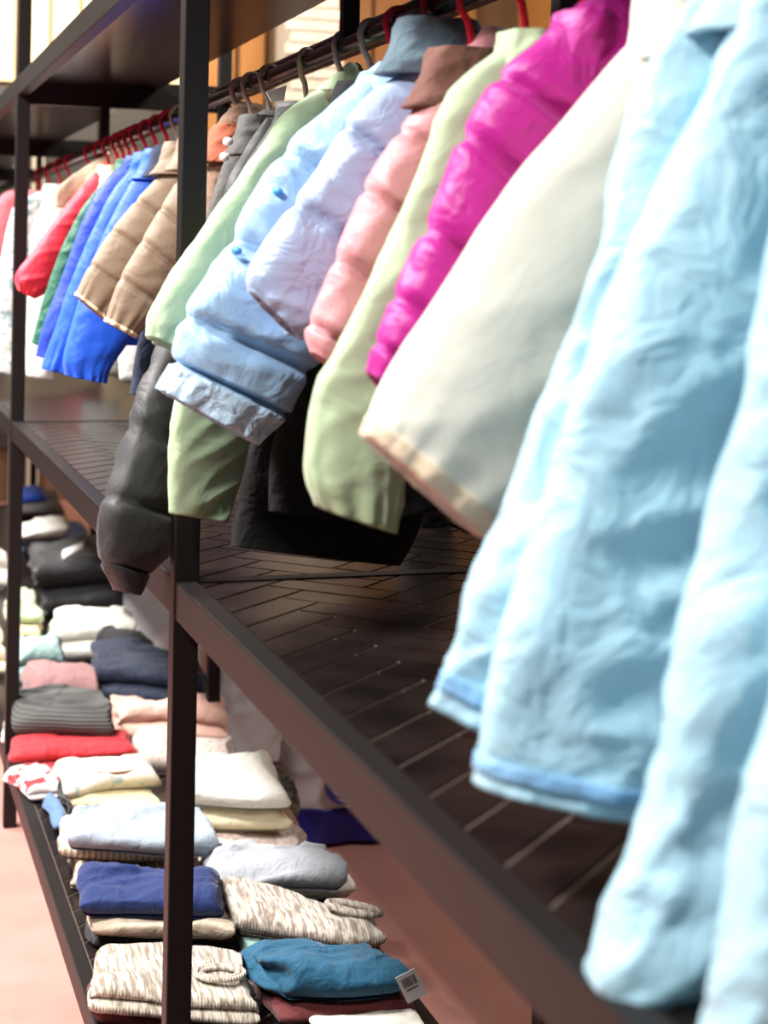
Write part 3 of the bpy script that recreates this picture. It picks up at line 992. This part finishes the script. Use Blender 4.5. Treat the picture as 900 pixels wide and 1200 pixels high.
K_COBALT = fabric('cobalt_cotton', (18, 62, 167), 0.8, 0.3, 60)

# front column, near to far
fold('folded_shirt', 'dark red folded shirt peeking out under the nearest heathered sweater', (112, 1206), (292, 1212), (106, 1150), 0.0, 0.034, K_BURG, 'shirt', 1, seed=2)
s = fold('folded_sweater', 'cream heathered knit sweater at the lower left behind the post', (106, 1192), (290, 1204), (112, 1106), 0.034, 0.055, K_HEATH, layers=2, seed=4, wr=0.008)
collar_on(s, 0.83, 0.42, 0.045, 0.030, K_HEATH, 0.3, 0.005)
collar_on(s, 0.83, 0.42, 0.034, 0.021, K_HEATH, 0.3, 0.005, 'inner_neckband')
fold('folded_trousers', 'black folded trousers at the bottom of the navy stack', (112, 1112), (276, 1124), (104, 1060), 0.0, 0.05, K_BLK, 'trousers', 2, seed=6)
fold('folded_shirt', 'beige folded shirt right below the navy one', (108, 1096), (268, 1104), (102, 1040), 0.05, 0.032, K_BEIGE, 'shirt', 1, seed=7)
fold('folded_shirt', 'navy blue folded shirt on top of the beige one', (100, 1072), (262, 1078), (100, 1008), 0.083, 0.055, K_NAVY, 'shirt', 1, seed=8, wr=0.015)
fold('cable_sweater', 'cream cable sweater at the bottom below the pale blue sweatshirt', (88, 1040), (210, 1046), (82, 1000), 0.0, 0.045, K_CABLE, seed=9, layers=1, wr=0.010)
fold('cable_sweater', 'cream cable sweater directly beneath the pale blue sweatshirt', (74, 1008), (215, 1014), (72, 970), 0.047, 0.042, K_CABLE, seed=10, layers=1, wr=0.010)
fold('folded_sweatshirt', 'pale blue grey sweatshirt folded soft with a rolled edge', (86, 996), (250, 1004), (82, 946), 0.09, 0.06, K_ICE, seed=11, layers=1, wr=0.015)
fold('denim_strap', 'mid blue denim strap hanging at the shelf edge by the red print', (64, 974), (80, 974), (50, 930), 0.0, 0.028, K_DENIM, 'strap', 1, seed=12, wr=0.002)
fold('folded_trousers', 'black folded trousers under the pale printed baby top', (86, 962), (192, 968), (76, 925), 0.0, 0.05, K_BLK, 'trousers', 2, seed=13)
fold('folded_shirt', 'pale yellow edged shirt between black trousers and printed baby top', (84, 950), (190, 954), (74, 915), 0.05, 0.02, K_YEL, 'shirt', 1, seed=14)
s = fold('baby_top', 'pale printed baby top folded flat on the front stack', (72, 934), (184, 926), (62, 890), 0.072, 0.04, K_BABY, 'top', 1, seed=15, wr=0.010)
collar_on(s, 0.62, 0.20, 0.05, 0.018, fabric('brown_rib', (120, 84, 66), 0.9), 0.15, 0.005)
fold('folded_leggings', 'red and white printed leggings at the shelf front edge', (34, 940), (120, 930), (10, 896), 0.0, 0.04, K_REDP, 'leggings', 2, seed=16, wr=0.008)
fold('folded_shirt', 'plain red folded shirt in front of the charcoal ribbed sweater', (14, 896), (160, 890), (8, 862), 0.04, 0.035, K_RED, 'shirt', 1, seed=17, wr=0.008)
fold('folded_shirt', 'white folded shirt showing left beneath the charcoal ribbed sweater', (10, 880), (120, 882), (4, 838), 0.0, 0.06, K_WHITE, 'shirt', 2, seed=18)
fold('ribbed_sweater', 'charcoal ribbed knit sweater folded thick', (20, 866), (134, 870), (12, 808), 0.062, 0.085, K_GREY, layers=1, seed=19, wr=0.006)
fold('folded_shorts', 'mauve pink shorts with hemmed edge behind the charcoal sweater', (40, 838), (114, 838), (30, 775), 0.0, 0.125, K_MAUVE, 'shorts', 1, seed=20, wr=0.006)
fold('folded_jacket', 'large dark navy jacket folded behind the near post', (112, 828), (242, 834), (108, 762), 0.0, 0.105, K_DNAVY, 'jacket', 2, seed=21, wr=0.014, tilt=0.02)
fold('terry_towel', 'pale mint terry towel rolled beside the mauve shorts', (22, 806), (74, 804), (24, 748), 0.0, 0.13, K_MINT, 'towel', 2, seed=22, wr=0.014)
fold('folded_sweatshirt', 'thick white sweatshirt stack piece behind the navy jacket', (62, 776), (160, 772), (58, 715), 0.0, 0.13, K_WHITE, seed=23, layers=2, wr=0.010)
fold('folded_shirt', 'pale salmon folded shirt, lowest of the small pastel pile', (16, 776), (50, 776), (12, 730), 0.0, 0.06, K_SALM, 'shirt', 1, seed=24, wr=0.008)
fold('folded_shirt', 'pale straw folded shirt in the middle of the small pastel pile', (16, 756), (50, 756), (12, 712), 0.062, 0.04, K_PALEY, 'shirt', 1, seed=25, wr=0.008)
fold('folded_shirt', 'pale green folded shirt on top of the small pastel pile', (14, 732), (49, 732), (10, 692), 0.104, 0.05, K_PALEG, 'shirt', 1, seed=26, wr=0.010)
fold('crumpled_cloth', 'small dark crumpled cloth behind the white sweatshirt', (136, 768), (176, 764), (130, 748), 0.10, 0.05, K_BLK, 'cloth', 1, seed=27, wr=0.010)
fold('padded_jacket', 'black padded jacket folded, lower one with white sweatshirt before it', (50, 728), (148, 720), (48, 682), 0.0, 0.12, F_BLACK, 'jacket', 1, seed=28, wr=0.014)
s = fold('padded_jacket', 'black padded jacket with a white patch lying on another black jacket', (40, 690), (146, 682), (36, 634), 0.122, 0.10, F_BLACK, 'jacket', 1, seed=29, wr=0.014)
q = [on_top(0.30, 0.02, -0.012), on_top(0.55, 0.28, 0.004), on_top(0.57, 0.52, 0.006), on_top(0.32, 0.26, -0.004)]
mesh_obj('white_patch', [p + np.array([0, 0, 0.014]) for p in q] + [p for p in q],
         [(0, 1, 2, 3), (7, 6, 5, 4), (0, 4, 5, 1), (1, 5, 6, 2), (2, 6, 7, 3), (3, 7, 4, 0)], plain('tag_paper', (240, 240, 236), 0.6), s, label='white patch')
fold('folded_shirt', 'lavender blue folded shirt far down the bottom shelf', (28, 652), (102, 646), (24, 624), 0.0, 0.10, K_LAVB, 'shirt', 1, seed=30, wr=0.010)
fold('folded_shirt', 'white folded shirt beside the lavender blue one', (20, 634), (80, 628), (18, 612), 0.10, 0.04, K_WHITE, 'shirt', 1, seed=31, wr=0.010)
fold('folded_trousers', 'dark maroon folded trousers at the far end of the shelf', (22, 618), (78, 614), (18, 590), 0.0, 0.06, K_MAROON, 'trousers', 1, seed=32)
fold('folded_trousers', 'charcoal folded trousers lying on the dark maroon ones', (20, 606), (70, 602), (16, 582), 0.06, 0.055, F_CHAR, 'trousers', 1, seed=33)
fold('folded_shirt', 'cobalt blue folded shirt on top of the far charcoal trousers', (18, 590), (54, 588), (14, 572), 0.115, 0.04, K_COBALT, 'shirt', 1, seed=34)
fold('folded_sweatshirt', 'white folded pile piece at the left edge behind the far post, upper', (-50, 690), (9, 692), (-56, 640), 0.0, 0.16, K_WHITE, seed=35, layers=2)
fold('folded_sweatshirt', 'pale lemon folded pile piece at the left edge behind the far post, lower', (-40, 790), (6, 792), (-46, 730), 0.0, 0.10, K_LEM, seed=36, layers=2)

# back column, near to far
fold('folded_shirt', 'white folded shirt at the bottom edge below the burgundy one', (372, 1216), (500, 1210), (345, 1170), 0.0, 0.022, K_WHITE, 'shirt', 1, seed=50)
fold('folded_shirt', 'burgundy folded shirt under the teal one', (330, 1204), (492, 1194), (282, 1128), 0.0, 0.045, K_BURG, 'shirt', 1, seed=51)
t = fold('folded_shirt', 'teal folded shirt with a price tag on its corner', (340, 1180), (480, 1168), (282, 1102), 0.046, 0.06, K_TEAL, 'shirt', 1, seed=52, wr=0.015)
# price tag
M_TAGP = plain('tag_card', (246, 246, 244), 0.5)
M_INK = plain('tag_ink', (60, 60, 64), 0.6)
zt = ZB + 0.085
pa, pb, pd = at_z(478, 1176, zt), at_z(501, 1164, zt + 0.01), at_z(463, 1146, zt + 0.045)
ux, uy = pb - pa, pd - pa
un = np.cross(ux, uy)
un /= np.linalg.norm(un)
card = thing('price_tag', 'small white price tag with barcode hanging on the teal shirt', 'tag', pa)


def slab(name, u0, u1, v0, v1, t0_, t1_, mat, parent):
    q = [pa + ux * u + uy * v for u, v in ((u0, v0), (u1, v0), (u1, v1), (u0, v1))]
    vv = [p + un * t0_ for p in q] + [p + un * t1_ for p in q]
    return mesh_obj(name, vv, [(3, 2, 1, 0), (4, 5, 6, 7), (0, 1, 5, 4), (1, 2, 6, 5), (2, 3, 7, 6), (3, 0, 4, 7)], mat, parent, smooth=False)


slab('card', 0, 1, 0, 1, 0.0, 0.0012, M_TAGP, card)
rn = random.Random(5)
u = 0.16
while u < 0.82:
    w = rn.choice((0.02, 0.03, 0.045))
    slab('barcode_bar', u, u + w, 0.52, 0.84, 0.0012, 0.0015, M_INK, card)
    u += w + rn.choice((0.025, 0.04))
slab('print_line', 0.2, 0.75, 0.40, 0.44, 0.0012, 0.0015, M_INK, card)

fold('folded_shirt', 'mint green shirt whose edge shows left of the taupe heathered sweater', (286, 1124), (420, 1130), (254, 1066), 0.0, 0.045, K_MINTG, 'shirt', 1, seed=53)
s = fold('folded_sweater', 'taupe heathered sweater with ribbed neck behind the teal shirt', (282, 1096), (452, 1116), (264, 1043), 0.047, 0.055, K_HEATH2, layers=1, seed=54, wr=0.009)
collar_on(s, 0.86, 0.40, 0.05, 0.032, K_HEATH2, -0.2, 0.006)
collar_on(s, 0.86, 0.40, 0.036, 0.021, K_HEATH2, -0.2, 0.006, 'inner_neckband')
fold('folded_shirt', 'white shirt with crumpled edge beneath the light grey one', (262, 1066), (424, 1052), (244, 1012), 0.0, 0.048, K_WHITE, 'shirt', 1, seed=55, wr=0.012)
fold('folded_shirt', 'light grey jersey shirt with soft folds in the back row', (252, 1048), (410, 1046), (246, 992), 0.05, 0.058, K_LGREY, 'shirt', 1, seed=56, wr=0.016)
fold('lace_top', 'pale lace top between light grey shirt and peach ribbed one', (240, 1014), (356, 1010), (236, 990), 0.0, 0.055, K_LACE, 'top', 1, seed=57)
fold('ribbed_sweater', 'peach ribbed sweater at the bottom of the cream fleece stack', (224, 990), (348, 990), (212, 930), 0.0, 0.058, K_PEACHR, layers=1, seed=58)
fold('folded_sweatshirt', 'pale lemon fleece folded below the white fleece', (220, 972), (338, 976), (206, 915), 0.06, 0.055, K_LEM, layers=1, seed=59, wr=0.008)
fold('folded_sweatshirt', 'white fleece on top of the lemon one in the back row', (214, 946), (334, 950), (208, 878), 0.115, 0.065, K_WHITE, layers=1, seed=60, wr=0.010)
fold('camo_cap', 'small camouflage cloth squeezed beside the white fleece', (334, 974), (350, 968), (318, 918), 0.0, 0.09, K_CAMO, 'cloth', 1, seed=61)
fold('lace_top', 'pale pink lace blouse behind the white fleece', (166, 908), (278, 910), (162, 862), 0.0, 0.08, K_LACE, 'blouse', 1, seed=62, wr=0.010)
fold('folded_shirt', 'peach pink shirt with gathered front in the back row', (142, 872), (272, 872), (136, 825), 0.0, 0.10, K_ROSE, 'shirt', 2, seed=63, wr=0.012)

# ------------------------------------------------------------------ bags and crate on the floor behind the rack
M_BAG = plain('white_plastic', (226, 226, 230), 0.35, bump=0.3, scale=25)
M_BAGB = plain('blue_plastic', (26, 28, 120), 0.35, bump=0.2, scale=25)
M_LOGO = plain('violet_ink', (70, 74, 160), 0.4)


def bag(label, x, y, w, d, h, seed, blue=True, logo=True):
    root = thing('plastic_bag', label, 'bag', (x, y, 0))
    zs = [h * 1.0, h * 0.92, h * 0.7, h * 0.4, h * 0.15, 0.012]
    ws = [0.30 * w, 0.40 * w, 0.47 * w, 0.5 * w, 0.5 * w, 0.49 * w]
    L = [np.array([x - a, y, z]) for a, z in zip(ws, zs)]
    R = [np.array([x + a, y, z]) for a, z in zip(ws, zs)]
    nv = np.array([0, -1.0, 0])
    loft('bag_body', L, R, nv, d / 2, M_BAG, root, wr=0.016, fa=9, fb=14, seed=seed, n=60, m=60, top_taper=0.25, ex=0.6)
    if blue:
        loft('blue_base', L, R, nv, d / 2, M_BAGB, root, wr=0.016, fa=9, fb=14, seed=seed, n=60, m=60, top_taper=0.25, ex=0.6, t0=0.72, t1=1.0, scale=1.01)
    if logo:
        for k in range(3):                            # violet swirls printed on the side
            c0 = np.array([x - 0.045 + 0.012 * k, y - d / 2 - 0.014, 0.175])
            pts = [c0 + np.array([(0.012 + 0.022 * k) * math.cos(t + k), 0.0, (0.02 + 0.017 * k) * math.sin(t + k)]) for t in np.linspace(0, 4.2 + 0.5 * k, 20)]
            tube('logo_swirl', pts, 0.0055, M_LOGO, root, 6)
    return root


bag('white plastic bag with blue base and violet swirl logo behind the shelf', 1.31, 4.42, 0.34, 0.20, 0.46, 71)
bag('plain white plastic bag standing left of the logo bag', 1.22, 5.15, 0.24, 0.16, 0.48, 73, False, False)
bag('tall white plastic bag far behind the navy jacket', 1.17, 6.35, 0.30, 0.22, 0.62, 74, False, False)
crate = thing('storage_box', 'light grey storage box on the floor behind the rack', 'box', (1.5, 5.2, 0))
M_BOX = plain('grey_board', (176, 172, 170), 0.7)
box('box_body', 1.36, 1.82, 5.2, 5.6, 0, 0.46, M_BOX, crate, 0.008)
box('box_lid', 1.345, 1.835, 5.185, 5.615, 0.46, 0.50, plain('grey_lid', (196, 193, 190), 0.6), crate, 0.006)
